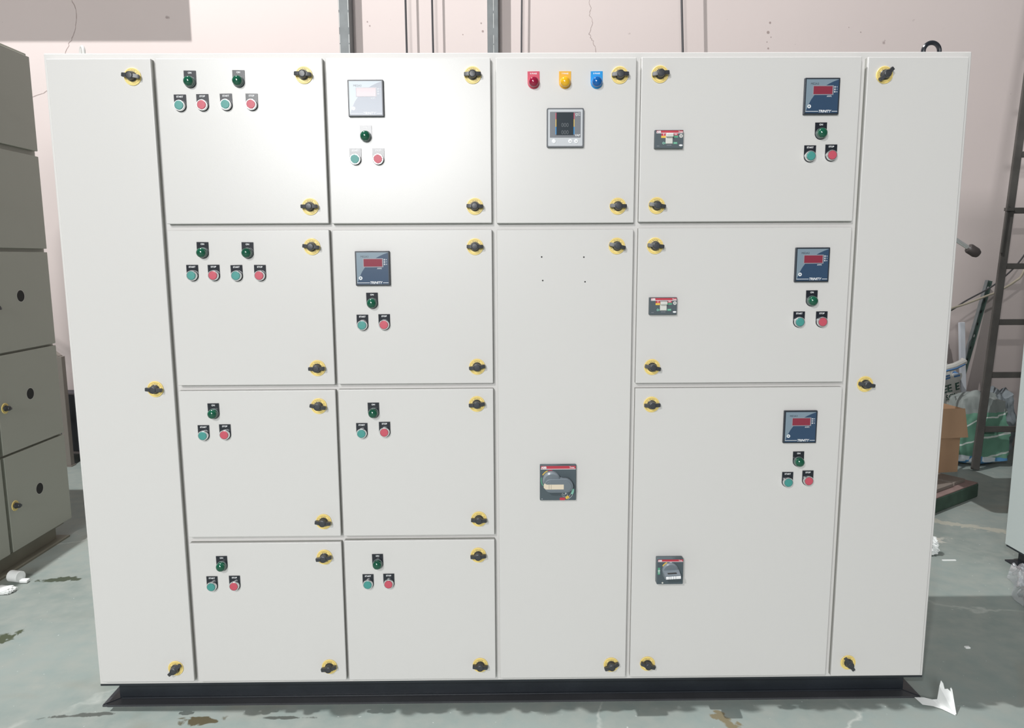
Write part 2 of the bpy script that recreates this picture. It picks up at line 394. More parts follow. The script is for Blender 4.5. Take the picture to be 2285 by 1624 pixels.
# ------------------------------------------------------------------ shared device meshes (front looks along -y, origin on the door skin)
def dial_mesh(rot):
    b = MB(); r = 22.8 * mm
    b.lathe([(r, 0), (r, 1.6 * mm), (r - .8 * mm, 2.6 * mm), (0, 2.6 * mm)], 'yellow', 36)
    h = 2.75 * mm
    b.ring(0, 0, 18.9 * mm, 19.6 * mm, h, 'yellowline', n=36)
    b.arc_text('OPEN', 4.4 * mm, 15.8 * mm, h, 'ink', 90 + rot, 15, bold=.02)
    b.arc_text('CLOSE', 4.2 * mm, 15.8 * mm, h, 'ink', 0 + rot, 13.5, bold=.02)
    b.ring(0, 0, 15.3 * mm, 16.0 * mm, h, 'ink', 128 + rot, 150 + rot, n=6)
    b.ring(0, 0, 15.3 * mm, 16.0 * mm, h, 'ink', -62 + rot, -45 + rot, n=6)
    return b.mesh('latch_dial')
DIAL = {'O': dial_mesh(0), 'C': dial_mesh(90)}
def knob_mesh():
    b = MB()
    b.lathe([(13.2 * mm, 2.6 * mm), (13.2 * mm, 6 * mm), (12.2 * mm, 7.4 * mm), (0, 7.4 * mm)], 'knob')
    w, L_ = 4.9 * mm, 22.6 * mm
    prof = [(-L_, 6.5), (L_, 6.5), (L_, 17), (9 * mm, 20.5), (-9 * mm, 20.5), (-L_, 17)]
    vs = [[b.bm.verts.new((x, -h * mm, s * w)) for x, h in prof] for s in (-1, 1)]
    fs = [b.bm.faces.new(vs[0][::-1]), b.bm.faces.new(vs[1])] + [b.bm.faces.new((vs[0][k], vs[0][(k + 1) % 6], vs[1][(k + 1) % 6], vs[1][k])) for k in range(6)]
    b._mark(fs, 'knob'); q = bmesh.ops.bevel(b.bm, geom=list(set(e for f in fs for e in f.edges)), offset=1.0 * mm, segments=2, affect='EDGES'); b._mark(q['faces'], 'knob')
    b.lathe([(11.2 * mm, 7 * mm), (10.4 * mm, 19 * mm), (9.2 * mm, 22 * mm), (7.8 * mm, 22.6 * mm), (7.4 * mm, 21.8 * mm), (0, 22.4 * mm)], 'knob')
    return b.mesh('latch_knob')
KNOB = knob_mesh()
def plate_mesh(txt, m, size=4.6):
    b = MB(); w = 16 * mm; top = 29 * mm
    poly = [(-w, top), ] + [(w * math.cos(R(a)), w * math.sin(R(a))) for a in range(180, 361, 10)] + [(w, top)]
    b.prism(poly[::-1], 0, 1.6 * mm, m)
    b.text(txt, size * 1.35 * mm, 0, 23.4 * mm, 1.75 * mm, 'white', bold=.03)
    return b.mesh('legend_plate')
PLATE = {'L': plate_mesh('ON', 'plate'), 'S': plate_mesh('START', 'plate'), 'T': plate_mesh('STOP', 'plate'),
         'R': plate_mesh('R PHASE', 'platered', 3.6), 'Y': plate_mesh('Y PHASE', 'plateyel', 3.6), 'B': plate_mesh('B PHASE', 'plateblue', 3.6)}
def lamp_mesh(lens, ring='lampring'):
    b = MB()
    b.lathe([(14.6 * mm, 1.6 * mm), (14.6 * mm, 6.0 * mm), (14.0 * mm, 7.2 * mm), (0, 7.2 * mm)], ring)
    prof = [(13.4 * mm, 7.0 * mm), (13.4 * mm, 13 * mm)] + [(13.4 * mm * math.cos(R(a)), 13 * mm + 10 * mm * math.sin(R(a))) for a in range(10, 90, 10)] + [(0, 23 * mm)]
    b.lathe(prof, lens, 32)
    return b.mesh('pilot_lamp')
LAMP = {'L': lamp_mesh('green'), 'R': lamp_mesh('redlens', 'platered'), 'Y': lamp_mesh('yellens', 'plateyel'), 'B': lamp_mesh('bluelens', 'plateblue')}
def button_mesh(cap):
    b = MB()
    b.lathe([(14.4 * mm, 1.6 * mm), (14.4 * mm, 9.4 * mm), (13.4 * mm, 11 * mm), (12.2 * mm, 11 * mm), (11.6 * mm, 9.6 * mm), (0, 9.6 * mm)], 'chrome', 32)
    b.lathe([(11.3 * mm, 9.0 * mm), (11.3 * mm, 11.6 * mm), (10.6 * mm, 12.4 * mm), (0, 12.6 * mm)], cap, 32)
    return b.mesh('push_button')
BUTTON = {'S': button_mesh('teal'), 'T': button_mesh('pink')}

def ammeter_mesh():
    b = MB(); w = 47.5 * mm
    b.box(-w, w, -9 * mm, 0, -w, w, 'bezel', bev=1.6 * mm)
    h = 9.15 * mm; a = 43.5
    curve = [(42.5, 42.5), (30, 38.0), (17, 32), (5, 25), (-8, 15.5), (-20, 4), (-29, -9), (-35, -21), (-39.5, -32), (-42.5, -40.5)]
    b.prism([(x * mm, z * mm) for x, z in [(-43.5, 43.5)] + [(-43.5, -42)] + curve[::-1] + [(43.5, 43.5)]], h, h, 'steelblue')
    b.prism([(x * mm, z * mm) for x, z in [(43.5, 43.5)] + curve + [(-43.5, -43.5), (43.5, -43.5)]], h, h, 'navy')
    h2 = h + .12 * mm
    b.text('ME2A3', 7.6 * mm, -21 * mm, 32 * mm, h2, 'bezel')
    b.text('AMPS', 5.4 * mm, 19 * mm, -0.4 * mm, h2, 'white')
    b.text('TRINITY', 9.0 * mm, 10 * mm, -39.0 * mm, h2, 'white', bold=.028, shear=.25)
    b.rect(-43 * mm, -8.5 * mm, -40 * mm, -38.8 * mm, h2, 'white'); b.rect(28 * mm, 43 * mm, -40 * mm, -38.8 * mm, h2, 'white')
    b.ring(-33.5 * mm, -26.5 * mm, 2.6 * mm, 4.9 * mm, h2, 'white'); b.disc(-33.5 * mm, -26.5 * mm, 2.6 * mm, h2, 'steelblue')
    for k, ch in enumerate('RYB'):
        z = (23.5 - 6.2 * k) * mm
        b.ring(33.6 * mm, z, 1.0 * mm, 2.1 * mm, h2, 'white', n=14); b.text(ch, 3.9 * mm, 39.3 * mm, z, h2, 'white', bold=.02)
    return b.mesh('ammeter')
def display_mesh():
    b = MB(); b.box(-26 * mm, 30 * mm, -9.5 * mm, -8.8 * mm, 3.0 * mm, 27.5 * mm, 'displayrim')
    b.rect(-23.8 * mm, 27 * mm, 5 * mm, 25.5 * mm, 9.7 * mm, 'display'); return b.mesh('meter_display', False)
AMM, DISP = ammeter_mesh(), display_mesh()
def rrect(w, h, r, n=5):
    pts = []
    for cx, cz, a0 in ((w - r, h - r, 0), (-w + r, h - r, 90), (-w + r, -h + r, 180), (w - r, -h + r, 270)):
        pts += [(cx + r * math.cos(R(a0 + 90 * k / n)), cz + r * math.sin(R(a0 + 90 * k / n))) for k in range(n + 1)]
    return pts
def vaf_mesh():
    b = MB()
    b.prism(rrect(50 * mm, 51 * mm, 4 * mm), 0, 9 * mm, 'meterrim')
    b.prism(rrect(46.4 * mm, 47.6 * mm, 2.2 * mm), 9 * mm, 9.3 * mm, 'silver')
    b.prism(rrect(41.5 * mm, 33.6 * mm, 1.6 * mm), 9.3 * mm, 9.5 * mm, 'midgrey')
    for v in b.bm.verts:
        if abs(v.co.y + 9.5 * mm) < 1e-6 or (abs(v.co.y + 9.3 * mm) < 1e-6 and abs(v.co.z) < 33.7 * mm and abs(v.co.x) < 41.6 * mm): v.co.z += 7.6 * mm
    h = 9.65 * mm
    for z0, z1, mm_ in ((22, 38.5, 'platered'), (2.5, 22, 'brkyel'), (-17.5, 2.5, 'plateblue')):
        b.rect(-26.4 * mm, -24.4 * mm, z0 * mm, z1 * mm, h, mm_); b.rect(22.4 * mm, 24.4 * mm, z0 * mm, z1 * mm, h, mm_)
    b.text('VAF', 8 * mm, 33.5 * mm, -19.8 * mm, h, 'white', bold=.012, shear=.2)
    # small emblem: triangle loop and hook
    for p in ([(27.5, 36.5), (35, 36), (30.5, 30.5), (28.6, 31.2), (27.9, 35.0)],): 
        for (x0, z0), (x1, z1) in zip(p, p[1:] + p[:1]):
            n = Vector((z1 - z0, x0 - x1)).normalized() * .55
            b.prism([((x0 - n.x) * mm, (z0 - n.y) * mm), ((x0 + n.x) * mm, (z0 + n.y) * mm), ((x1 + n.x) * mm, (z1 + n.y) * mm), ((x1 - n.x) * mm, (z1 - n.y) * mm)], h, h, 'white')
    b.rect(33.5 * mm, 40 * mm, 32 * mm, 33.2 * mm, h, 'white'); b.rect(33.5 * mm, 34.7 * mm, 32 * mm, 37.5 * mm, h, 'white'); b.rect(35 * mm, 40 * mm, 37.2 * mm, 38.2 * mm, h, 'white')
    return b.mesh('multifunction_meter', False)
def lcd_mesh():
    b = MB(); b.box(-24.2 * mm, 22.2 * mm, -9.9 * mm, -9.4 * mm, -19.5 * mm, 39.5 * mm, 'lcd'); h = 10.05 * mm
    for z in (7, -12):
        b.text('000', 15 * mm, -1 * mm, z * mm, h, 'seg', bold=-.005, wx=.9)
    return b.mesh('meter_display', False)
def meterbtn_mesh(sym):
    b = MB(); b.lathe([(5.4 * mm, 9.2 * mm), (5.4 * mm, 10.4 * mm), (4.8 * mm, 11 * mm), (0, 11.2 * mm)], 'white', 20)
    if sym: 
        for s in (-1, 1):
            x0, z0, x1, z1 = 0, .9 * sym, s * 2.1, -1.0 * sym; n = Vector((z1 - z0, x0 - x1)).normalized() * .45
            b.prism([((x0 - n.x) * mm, (z0 - n.y) * mm), ((x0 + n.x) * mm, (z0 + n.y) * mm), ((x1 + n.x) * mm, (z1 + n.y) * mm), ((x1 - n.x) * mm, (z1 - n.y) * mm)], 11.4 * mm, 11.4 * mm, 'meterrim')
    return b.mesh('meter_button')

def mccb_mesh():
    b = MB(); w, hh = 38.5 * mm, 24 * mm
    b.box(-w, w, -13 * mm, 0, -hh, hh, 'slate', bev=1.2 * mm); h = 13.12 * mm
    b.rect(-34.5 * mm, w - 1.5 * mm, 16.4 * mm, 22.4 * mm, h, 'brkred'); b.rect(-34.5 * mm, w - 1.5 * mm, 15.0 * mm, 16.3 * mm, h, 'white')
    h2 = h + .12 * mm
    b.text('ABB', 6.6 * mm, -28.5 * mm, 19.3 * mm, h2, 'white', bold=.04); b.text('Tmax', 5.2 * mm, 31 * mm, 19.2 * mm, h2, 'white', bold=.02)
    b.rect(-21 * mm, -9.5 * mm, 8.5 * mm, 15 * mm, h, 'brkred'); b.rect(-15.4 * mm, -14.2 * mm, 9.2 * mm, 14.6 * mm, h2, 'white')
    b.rect(-21.5 * mm, -9.5 * mm, 3 * mm, 8.4 * mm, h, 'brkyel')
    b.rect(12.5 * mm, 23.5 * mm, 9.4 * mm, 15 * mm, h, 'brkred'); b.text('ON', 4.4 * mm, 17.5 * mm, 12.2 * mm, h2, 'white', bold=.03)
    b.rect(12 * mm, 24 * mm, 3.6 * mm, 8.6 * mm, h, 'brkgrn')
    b.ring(-15 * mm, -10.5 * mm, 1.7 * mm, 3.0 * mm, h2, 'brkmint', n=18); b.rect(-11.5 * mm, -9.6 * mm, -12.6 * mm, -8.6 * mm, h2, 'brkgrn'); b.rect(11.6 * mm, 22.5 * mm, -13 * mm, -7.8 * mm, h, 'brkgrn'); b.text('OFF', 4.6 * mm, 17 * mm, -10.4 * mm, h2, 'brkmint', bold=.03)
    b.disc(32.2 * mm, 8.2 * mm, 4.9 * mm, h2, 'toggle'); b.disc(32.2 * mm, 8.2 * mm, 2.2 * mm, h2 + .1 * mm, 'displayrim')
    b.disc(32 * mm, -16.4 * mm, 5 * mm, h2, 'white', rz=2.4 * mm)
    for x0, x1 in ((-6, -3.5), (-2.8, .6), (1.4, 6.8)): b.rect(x0 * mm, x1 * mm, -16.8 * mm, -15.4 * mm, h2, 'displayrim')
    b.rect(-33 * mm, -26 * mm, -18.3 * mm, -17.3 * mm, h2, 'displayrim')
    b.rect(-9.2 * mm, 9.8 * mm, -12.5 * mm, 6.2 * mm, h, 'toggle')
    return b.mesh('circuit_breaker')
def toggle_mesh():
    b = MB(); b.box(-9.5 * mm, 9.5 * mm, -25 * mm, -12.5 * mm, 4.5 * mm, 13.5 * mm, 'toggle', bev=1.2 * mm)
    b.box(-9.2 * mm, 9.2 * mm, -15.5 * mm, -12.5 * mm, -12 * mm, 5 * mm, 'toggle', bev=.8 * mm)
    return b.mesh('breaker_toggle')
def rotary_plate(w, hh, d, big):
    b = MB(); b.box(-w, w, -d, 0, -hh, hh, 'slate', bev=2 * mm); h = d + .12 * mm; h2 = h + .12 * mm; s = w / (52 * mm)
    Y = lambda v: v * s * mm
    b.rect(-w + 2.5 * mm, w - 1.5 * mm, hh - Y(12), hh - Y(3.5), h, 'brkred'); b.rect(-w + 2.5 * mm, w - 1.5 * mm, hh - Y(13.6), hh - Y(12.1), h, 'white')
    b.text('ABB', Y(8.4), -w + Y(11), hh - Y(7.8), h2, 'white', bold=.04); b.text('Tmax', Y(6.2), w - Y(12), hh - Y(7.7), h2, 'white', bold=.02)
    if big:
        cx, cz = -19 * mm, 8 * mm
        b.ring(cx, cz, 28 * mm, 30.5 * mm, h, 'brkyel', 112, 150, n=10); b.ring(cx, cz, 28 * mm, 30.5 * mm, h, 'brkgrn', 165, 215, n=12); b.ring(cx, cz, 28 * mm, 30.5 * mm, h, 'brkred', 85, 108, n=8)
        ax, az = 12 * mm, -20 * mm
        b.ring(ax, az, 28 * mm, 34.5 * mm, h, 'brkmint', -28, 2, n=8); b.ring(ax, az, 28 * mm, 28.6 * mm, h, 'white', -62, -28, n=8); b.ring(ax, az, 34 * mm, 34.6 * mm, h, 'white', -62, -28, n=8)
        b.ring(ax, az, 24 * mm, 32 * mm, h, 'brkyel', -68, -48, n=8); b.prism([(x + 13 * mm, z - 48.5 * mm) for x, z in rrect(8 * mm, 4 * mm, 3 * mm)], h, h, 'brkred')
        b.rect(9 * mm, 28 * mm, -27.5 * mm, -23.5 * mm, h, 'silver')
        b.ring(19.5 * mm, -34 * mm, 8 * mm, 8.7 * mm, h, 'silver', 170, 370, n=18); b.disc(22.5 * mm, -32.5 * mm, 2.6 * mm, h, 'silver', 12); b.ring(18 * mm, -33 * mm, 3.4 * mm, 4.6 * mm, h, 'silver', 150, 330, n=14)
        b.rect(-w + 4 * mm, -w + 8 * mm, -49 * mm, -47.8 * mm, h, 'silver')
    else:
        b.ring(0, 4 * mm, 23 * mm, 27 * mm, h, 'brkyel', 112, 150, n=10); b.text('ON', 3.8 * mm, 1 * mm, 28.2 * mm, h2, 'white', bold=.03)
        b.rect(-w + 2.5 * mm, -w + 9 * mm, -9 * mm, 12 * mm, h, 'brkgrn')
        b.ring(-w + 6 * mm, 2.4 * mm, 1.5 * mm, 2.8 * mm, h2, 'white', n=16); b.rect(-w + 4 * mm, -w + 8.5 * mm, -4 * mm, -2.8 * mm, h2, 'white')
        b.disc(-w + 17 * mm, -hh + 5 * mm, 2.6 * mm, h2, 'toggle', 12)
    return b.mesh('breaker_plate')
def capsule(x0, x1, r, cz, n=12):
    return [(x1 + r * math.cos(R(a)), cz + r * math.sin(R(a))) for a in range(-90, 91, 15)] + [(x0 + r * math.cos(R(a)), cz + r * math.sin(R(a))) for a in range(90, 271, 15)]
def big_handle(d):
    b = MB()
    b.lathe([(26 * mm, d), (26 * mm, d + 14 * mm), (22 * mm, d + 20 * mm), (0, d + 21 * mm)], 'handle', 36, cx=-19 * mm, cz=9 * mm)
    p = capsule(-22 * mm, 22 * mm, 18.5 * mm, -1.5 * mm)
    b.prism(p, d + 2 * mm, d + 30 * mm, 'handle'); fs = b.bm.faces[:]
    q = capsule(-22 * mm, 22 * mm, 14 * mm, -1.5 * mm); b.prism(q, d + 30 * mm, d + 33 * mm, 'handle')
    return b.mesh('rotary_handle')
def big_insert(d):
    b = MB(); b.prism([(-41.5 * mm, 5 * mm), (-43 * mm, 1 * mm), (-42.5 * mm, -5 * mm), (-37 * mm, -9.5 * mm), (14 * mm, -9.5 * mm), (14 * mm, 4.5 * mm), (-36 * mm, 4.5 * mm), (-39 * mm, 7.5 * mm)], d + 30 * mm, d + 33.6 * mm, 'insert')
    for x in (-28, -22): b.rect(x * mm, (x + .8) * mm, -9 * mm, 4 * mm, d + 33.75 * mm, 'plank')
    return b.mesh('handle_insert', False)
def small_handle(d):
    b = MB(); b.lathe([(24 * mm, d), (24 * mm, d + 7 * mm), (21 * mm, d + 11 * mm), (0, d + 12 * mm)], 'handle', 32, cz=4 * mm)
    # grip: a bar across the hub that stands out from it
    vs = []
    for h, x0, x1, z0, z1 in ((d + 6 * mm, -24, 24, -8, 10), (d + 40 * mm, -23, 23, -6.5, 4.5)):
        vs.append([b.bm.verts.new((x * mm, -h, z * mm)) for x, z in ((x0, z0), (x1, z0), (x1, z1), (x0, z1))])
    fs = [b.bm.faces.new(vs[1]), b.bm.faces.new(vs[0][::-1])] + [b.bm.faces.new((vs[0][k], vs[0][(k + 1) % 4], vs[1][(k + 1) % 4], vs[1][k])) for k in range(4)]
    b._mark(fs, 'handle'); q = bmesh.ops.bevel(b.bm, geom=list(set(e for f in fs for e in f.edges)), offset=1.6 * mm, segments=2, affect='EDGES'); b._mark(q['faces'], 'handle')
    b.box(-13 * mm, 13 * mm, -(d + 31 * mm), -(d + 24 * mm), 6.2 * mm, 7.2 * mm, 'hole')
    return b.mesh('rotary_handle')
def small_insert(d):
    b = MB()
    for x0, x1 in ((-20.5, -12), (-11, -6.5), (-5.5, .5), (1.5, 7), (8, 22)): b.box(x0 * mm, x1 * mm, -(d + 41.6 * mm), -(d + 39 * mm), -5 * mm, 2.6 * mm, 'white', bev=.5 * mm, seg=1)
    return b.mesh('handle_insert', False)

# ------------------------------------------------------------------ the big switchgear cabinet
cab = thing('switchgear_cabinet', 'large cream switchgear cabinet with many doors, meters and buttons, on black channel base', 'cabinet')
HW, H, D = 1.25, 1.817, 0.50
b = MB(); b.box(-HW, HW, 0, D, Z0, Z0 + H, 'frame', bev=.003); put('enclosure', b.mesh('enclosure'), cab)
b = MB(); t = .006
for z0, z1 in ((0, t), (Z0 - t, Z0 - .0005)):
    b.box(-HW, HW, .002, .042, z0, z1, 'dusty_lit' if z0 == 0 else 'black'); b.box(-HW, HW, D - .042, D - .002, z0, z1, 'black')
    b.box(-HW, -HW + .04, .042, D - .042, z0, z1, 'black'); b.box(HW - .04, HW, .042, D - .042, z0, z1, 'black')
b.box(-HW + .036, HW - .036, .038, .044, t, Z0 - t, 'black'); b.box(-HW + .036, HW - .036, D - .044, D - .038, t, Z0 - t, 'black')
b.box(-HW + .036, -HW + .042, .044, D - .044, t, Z0 - t, 'black'); b.box(HW - .042, HW - .036, .044, D - .044, t, Z0 - t, 'black')
b.tube([(-HW + .044, .0365, .0075), (0, .0365, .0075), (HW - .044, .0365, .0075)], .0035, 'black', 10)  # glossy bead added along the joint to give a highlight
# mitre gussets where the channels meet at the front corners
for s in (-1, 1): b.beam((s * (HW - .002), .004, t), (s * (HW - .040), .042, t), .004, .004, 'black')
put('base_channel', b.mesh('base_channel', False), cab, label='black steel channel base')
def eye(m):
    b = MB(); b.tube([(.0225 * math.cos(2 * math.pi * k / 28), 0, .012 + .0225 * math.sin(2 * math.pi * k / 28)) for k in range(28)], .0062, m, 10, closed=True)
    b.bm.faces.ensure_lookup_table()
    b.tube([(0, 0, -.0185), (0, 0, -.0125)], .014, m, 16); return b.mesh('lifting_eye')
put('lifting_eye', eye('lift'), cab, (1.172, .06, Z0 + H + .0045), label='black lifting eye')
put('lifting_eye', eye('lightlift'), cab, (-1.178, .06, Z0 + H + .0075), (0, 0, R(-48)), label='pale lifting eye').scale = (.72, .72, .72)

DT = .020           # doors stand 20 mm proud of the frame
def make_door(x0, x1, z0, z1, latches, dial, holes=()):
    x0, x1, z0, z1 = (v * mm for v in (x0, x1, z0, z1)); cx, cz = (x0 + x1) / 2, (z0 + z1) / 2
    b = MB(); b.box(x0 - cx, x1 - cx, .0005, .010, z0 - cz, z1 - cz, 'paint', bev=.0026, seg=3)
    b.box(x0 - cx + .0008, x1 - cx - .0008, .0095, DT - .0005, z0 - cz + .0008, z1 - cz - .0008, 'edge_shade')  # added grey strip behind the skin, painted shade for the door sides
    for hx, hz in holes: b.disc(hx * mm - cx, hz * mm - cz, .0021, .00015, 'hole', 12)
    d = put('door', b.mesh('door'), cab, (cx, -DT, Z0 + cz))
    d['o'] = (cx, cz)
    for lx, lz, ang in latches:
        put('latch_dial', DIAL[dial], d, (lx * mm - cx, 0, lz * mm - cz), label='yellow latch dial')
        put('latch_knob', KNOB, d, (lx * mm - cx, 0, lz * mm - cz), (0, R(-ang), 0), label='black latch knob')
    del d['o']; return d, cx, cz
NAMES = {'L': 'green indicator lamp', 'R': 'red indicator lamp', 'Y': 'yellow indicator lamp', 'B': 'blue indicator lamp', 'S': 'green start button', 'T': 'red stop button'}
PN = {'L': 'black ON plate', 'S': 'black START plate', 'T': 'black STOP plate', 'R': 'red phase plate', 'Y': 'yellow phase plate', 'B': 'blue phase plate'}
def devices(dd, items):
    d, cx, cz = dd; rr = random.Random(len(items))
    for k, x, z in items:
        p = (x * mm - cx, 0, (z - 29) * mm - cz)
        put('legend_plate', PLATE[k], d, p, (0, R(rr.uniform(-1.2, 1.2)), 0), label=PN[k])
        if k in 'LRYB': put('pilot_lamp', LAMP[k], d, p, label=NAMES[k])
        else: put('push_button', BUTTON[k], d, p, label=NAMES[k])
def at(dd, x, z): d, cx, cz = dd; return (x * mm - cx, 0, z * mm - cz)
def ammeter(dd, x, z):
    put('ammeter', AMM, dd[0], at(dd, x, z), label='dark blue ammeter'); put('ammeter_display', DISP, dd[0], at(dd, x, z), label='red meter display')

# busbar chamber, far left
make_door(-1233, -957, 18, 1799, [(-1007, 1752, -7), (-1008, 908, -4), (-1009, 62, 42)], 'C')
# feeder columns
b1 = make_door(-945, -502, 1366, 1799, [(-552, 1755, -4), (-550, 1411, 0)], 'O')
b2 = make_door(-945, -502, 917, 1349, [(-550, 1303, -6), (-549, 965, 1)], 'O')
b3 = make_door(-945, -502, 469, 902, [(-550, 856, -10), (-550, 514, -6)], 'O')
b4 = make_door(-945, -502, 17, 451, [(-552, 406, 9), (-551, 62, 10)], 'O')
c1 = make_door(-494, -54, 1365, 1799, [(-102, 1754, 1), (-100, 1410, -2)], 'O')
c2 = make_door(-494, -54, 918, 1348, [(-101, 1301, 0), (-99, 966, 8)], 'O')
c3 = make_door(-494, -54, 469, 903, [(-101, 859, 6), (-99, 518, -3)], 'O')
c4 = make_door(-494, -54, 17, 455, [(-102, 408, 3), (-100, 62, -4)], 'O')
d1 = make_door(-41, 337, 1364, 1799, [(292, 1753, 2), (292, 1409, -2)], 'C')
d2 = make_door(-41, 337, 17, 1347, [(291, 1301, -14), (293, 59, 22)], 'C', holes=[(83, 1272), (200, 1271), (86, 1207), (204, 1203)])
e1 = make_door(350, 943, 1366, 1800, [(400, 1755, 6), (399, 1410, -9)], 'O')
e2 = make_door(350, 943, 915, 1350, [(397, 1301, -6), (396, 962, -12)], 'O')
e3 = make_door(350, 943, 17, 901, [(397, 854, 2), (402, 61, -18)], 'O')
make_door(959, 1232, 13, 1799, [(1005, 1752, 42), (1006, 909, -9), (1008, 58, -55)], 'C')

devices(b1, [('L', -855, 1767), ('L', -726, 1768), ('S', -885, 1706), ('T', -825, 1707), ('S', -762, 1708), ('T', -694, 1708)])
devices(b2, [('L', -850, 1317), ('L', -727, 1316), ('S', -882, 1255), ('T', -823, 1255), ('S', -760, 1254), ('T', -696, 1254)])
devices(b3, [('L', -848, 866), ('S', -880, 803), ('T', -819, 805)])
devices(b4, [('L', -852, 412), ('S', -884, 350), ('T', -818, 351)])
devices(c1, [('L', -392, 1625), ('S', -422, 1565), ('T', -360, 1565)]); ammeter(c1, -388, 1694)
devices(c2, [('L', -389, 1176), ('S', -418, 1115), ('T', -357, 1116)]); ammeter(c2, -384, 1243)
devices(c3, [('L', -395, 865), ('S', -430, 806), ('T', -365, 809)])
devices(c4, [('L', -397, 414), ('S', -427, 352), ('T', -366, 353)])
devices(d1, [('R', 61, 1763), ('Y', 145, 1763), ('B', 230, 1763)])
devices(e1, [('L', 841, 1629), ('S', 814, 1569), ('T', 872, 1571)]); ammeter(e1, 836, 1696)
devices(e2, [('L', 840, 1176), ('S', 807, 1117), ('T', 871, 1117)]); ammeter(e2, 834, 1247)
devices(e3, [('L', 826, 713), ('S', 797, 652), ('T', 856, 656)]); ammeter(e3, 824, 787)
put('multifunction_meter', vaf_mesh(), d1[0], at(d1, 146, 1616), label='silver faced grey VAF meter')
put('meter_display', lcd_mesh(), d1[0], at(d1, 146, 1616), label='dark meter screen')
for dx, s in ((-30.5, 0), (13.5, 1), (29.5, -1)): put('meter_button', meterbtn_mesh(s), d1[0], at(d1, 146 + dx, 1616 - 35.5), label='white meter button')
MC, TG = mccb_mesh(), toggle_mesh()
for dd, x, z in ((e1, 426, 1585), (e2, 421, 1135)):
    put('circuit_breaker', MC, dd[0], at(dd, x, z), label='slate breaker with red band'); put('breaker_toggle', TG, dd[0], at(dd, x, z), label='white breaker toggle')
put('circuit_breaker', rotary_plate(52 * mm, 53 * mm, 12 * mm, True), d2[0], at(d2, 130, 629), label='square slate breaker plate')
put('rotary_handle', big_handle(12 * mm), d2[0], at(d2, 130, 629), label='grey rotary handle')
put('handle_insert', big_insert(12 * mm), d2[0], at(d2, 130, 629), label='cream handle insert')
put('circuit_breaker', rotary_plate(38.5 * mm, 39.5 * mm, 22 * mm, False), e3[0], at(e3, 458, 361), label='small slate breaker plate')
put('rotary_handle', small_handle(22 * mm), e3[0], at(e3, 458, 361), (0, R(-3), 0), label='grey rotary handle')
put('handle_insert', small_insert(22 * mm), e3[0], at(e3, 458, 361), (0, R(-3), 0), label='white handle insert')

# ------------------------------------------------------------------ cabinet at the left, its doors facing the big one
lc = thing('switchgear_cabinet', 'tall grey-green cabinet with round cut-outs in its doors, at the left edge', 'cabinet', (-2.19, .30, 0))
LX = 0.0
b = MB(); b.box(-.5, LX, 0, 1.165, Z0, 2.275, 'sidepaint', bev=.003); put('enclosure', b.mesh('enclosure'), lc)
b = MB()
b.box(LX - .04, LX + .026, 0, 1.115, 0, .008, 'basegrey'); b.box(LX - .04, LX, 0, 1.115, .067, Z0 - .001, 'basegrey'); b.box(LX - .022, LX - .016, 0, 1.075, .008, .067, 'basegrey'); b.box(-.5, LX - .02, 1.07, 1.076, .008, .067, 'basegrey')
put('base_channel', b.mesh('base_channel', False), lc, label='brown-grey channel base')
rows = [(2.258, 1.842), (1.818, 1.398), (1.382, .952), (.942, .515), (.505, .082)]
for r_, (zt, zb) in enumerate(rows):
    for y0, y1, far in ((.715, 1.155, True), (.27, .695, False)):
        cy, cz = (y0 + y1) / 2, (zt + zb) / 2
        b = MB(); b.box(.0005, .0195, y0 - cy, y1 - cy, zb - cz, zt - cz, 'sidepaint', bev=.002)
        d = put('door', None, None)
        hz = {2: 1.188, 3: .747, 4: .303}.get(r_)
        if hz and far:
            # rimmed round cut-out
            yy = 1.232 - .30 - cy; zz = hz - cz; n = 28
            for r0, r1, m_, dx in ((0, .0255, 'hole', .0197), (.0255, .0275, 'edge', .0198)):
                for k in range(n):
                    a0, a1 = 2 * math.pi * k / n, 2 * math.pi * (k + 1) / n
                    P = lambda r, a: (dx, yy + r * math.cos(a), zz + r * math.sin(a))
                    b.poly([P(r0, a0), P(r1, a0), P(r1, a1), P(r0, a1)] if r0 else [(dx, yy, zz), P(r1, a0), P(r1, a1)], m_)
        bpy.data.objects.remove(d)
        d = put('door', b.mesh('door', fix=False), lc, (0, cy, cz))
        if far:
            lz = {0: 2.05, 1: 1.60, 2: 1.147, 3: .715, 4: .281}[r_]; ly = 1.055 - .30
            put('latch_dial', DIAL['O'], d, (.0195, ly - cy, lz - cz), (0, 0, R(90)), label='yellow latch dial')
            put('latch_knob', KNOB, d, (.0195, ly - cy, lz - cz), (R(0), R(14), R(90)), label='black latch knob')

# ------------------------------------------------------------------ cabinet at the right edge, plain side panel towards us
rc = thing('switchgear_cabinet', 'pale plain grey cabinet side on a black channel base, at the right edge', 'cabinet', (2.20, .15, 0))
b = MB(); b.box(0, .6, 0, .882, Z0, 1.95, 'coolpaint', bev=.003); put('enclosure', b.mesh('enclosure'), rc)
b = MB()
for z0, z1 in ((0, .006), (.069, Z0 - .0005)):
    b.box(.0, .04, 0, .872, z0, z1, 'black'); b.box(.04, .6, .832, .872, z0, z1, 'black')
b.box(.034, .04, 0, .838, .006, .069, 'black'); b.box(.04, .6, .832, .838, .006, .069, 'black')
put('base_channel', b.mesh('base_channel', False), rc, label='black steel channel base')

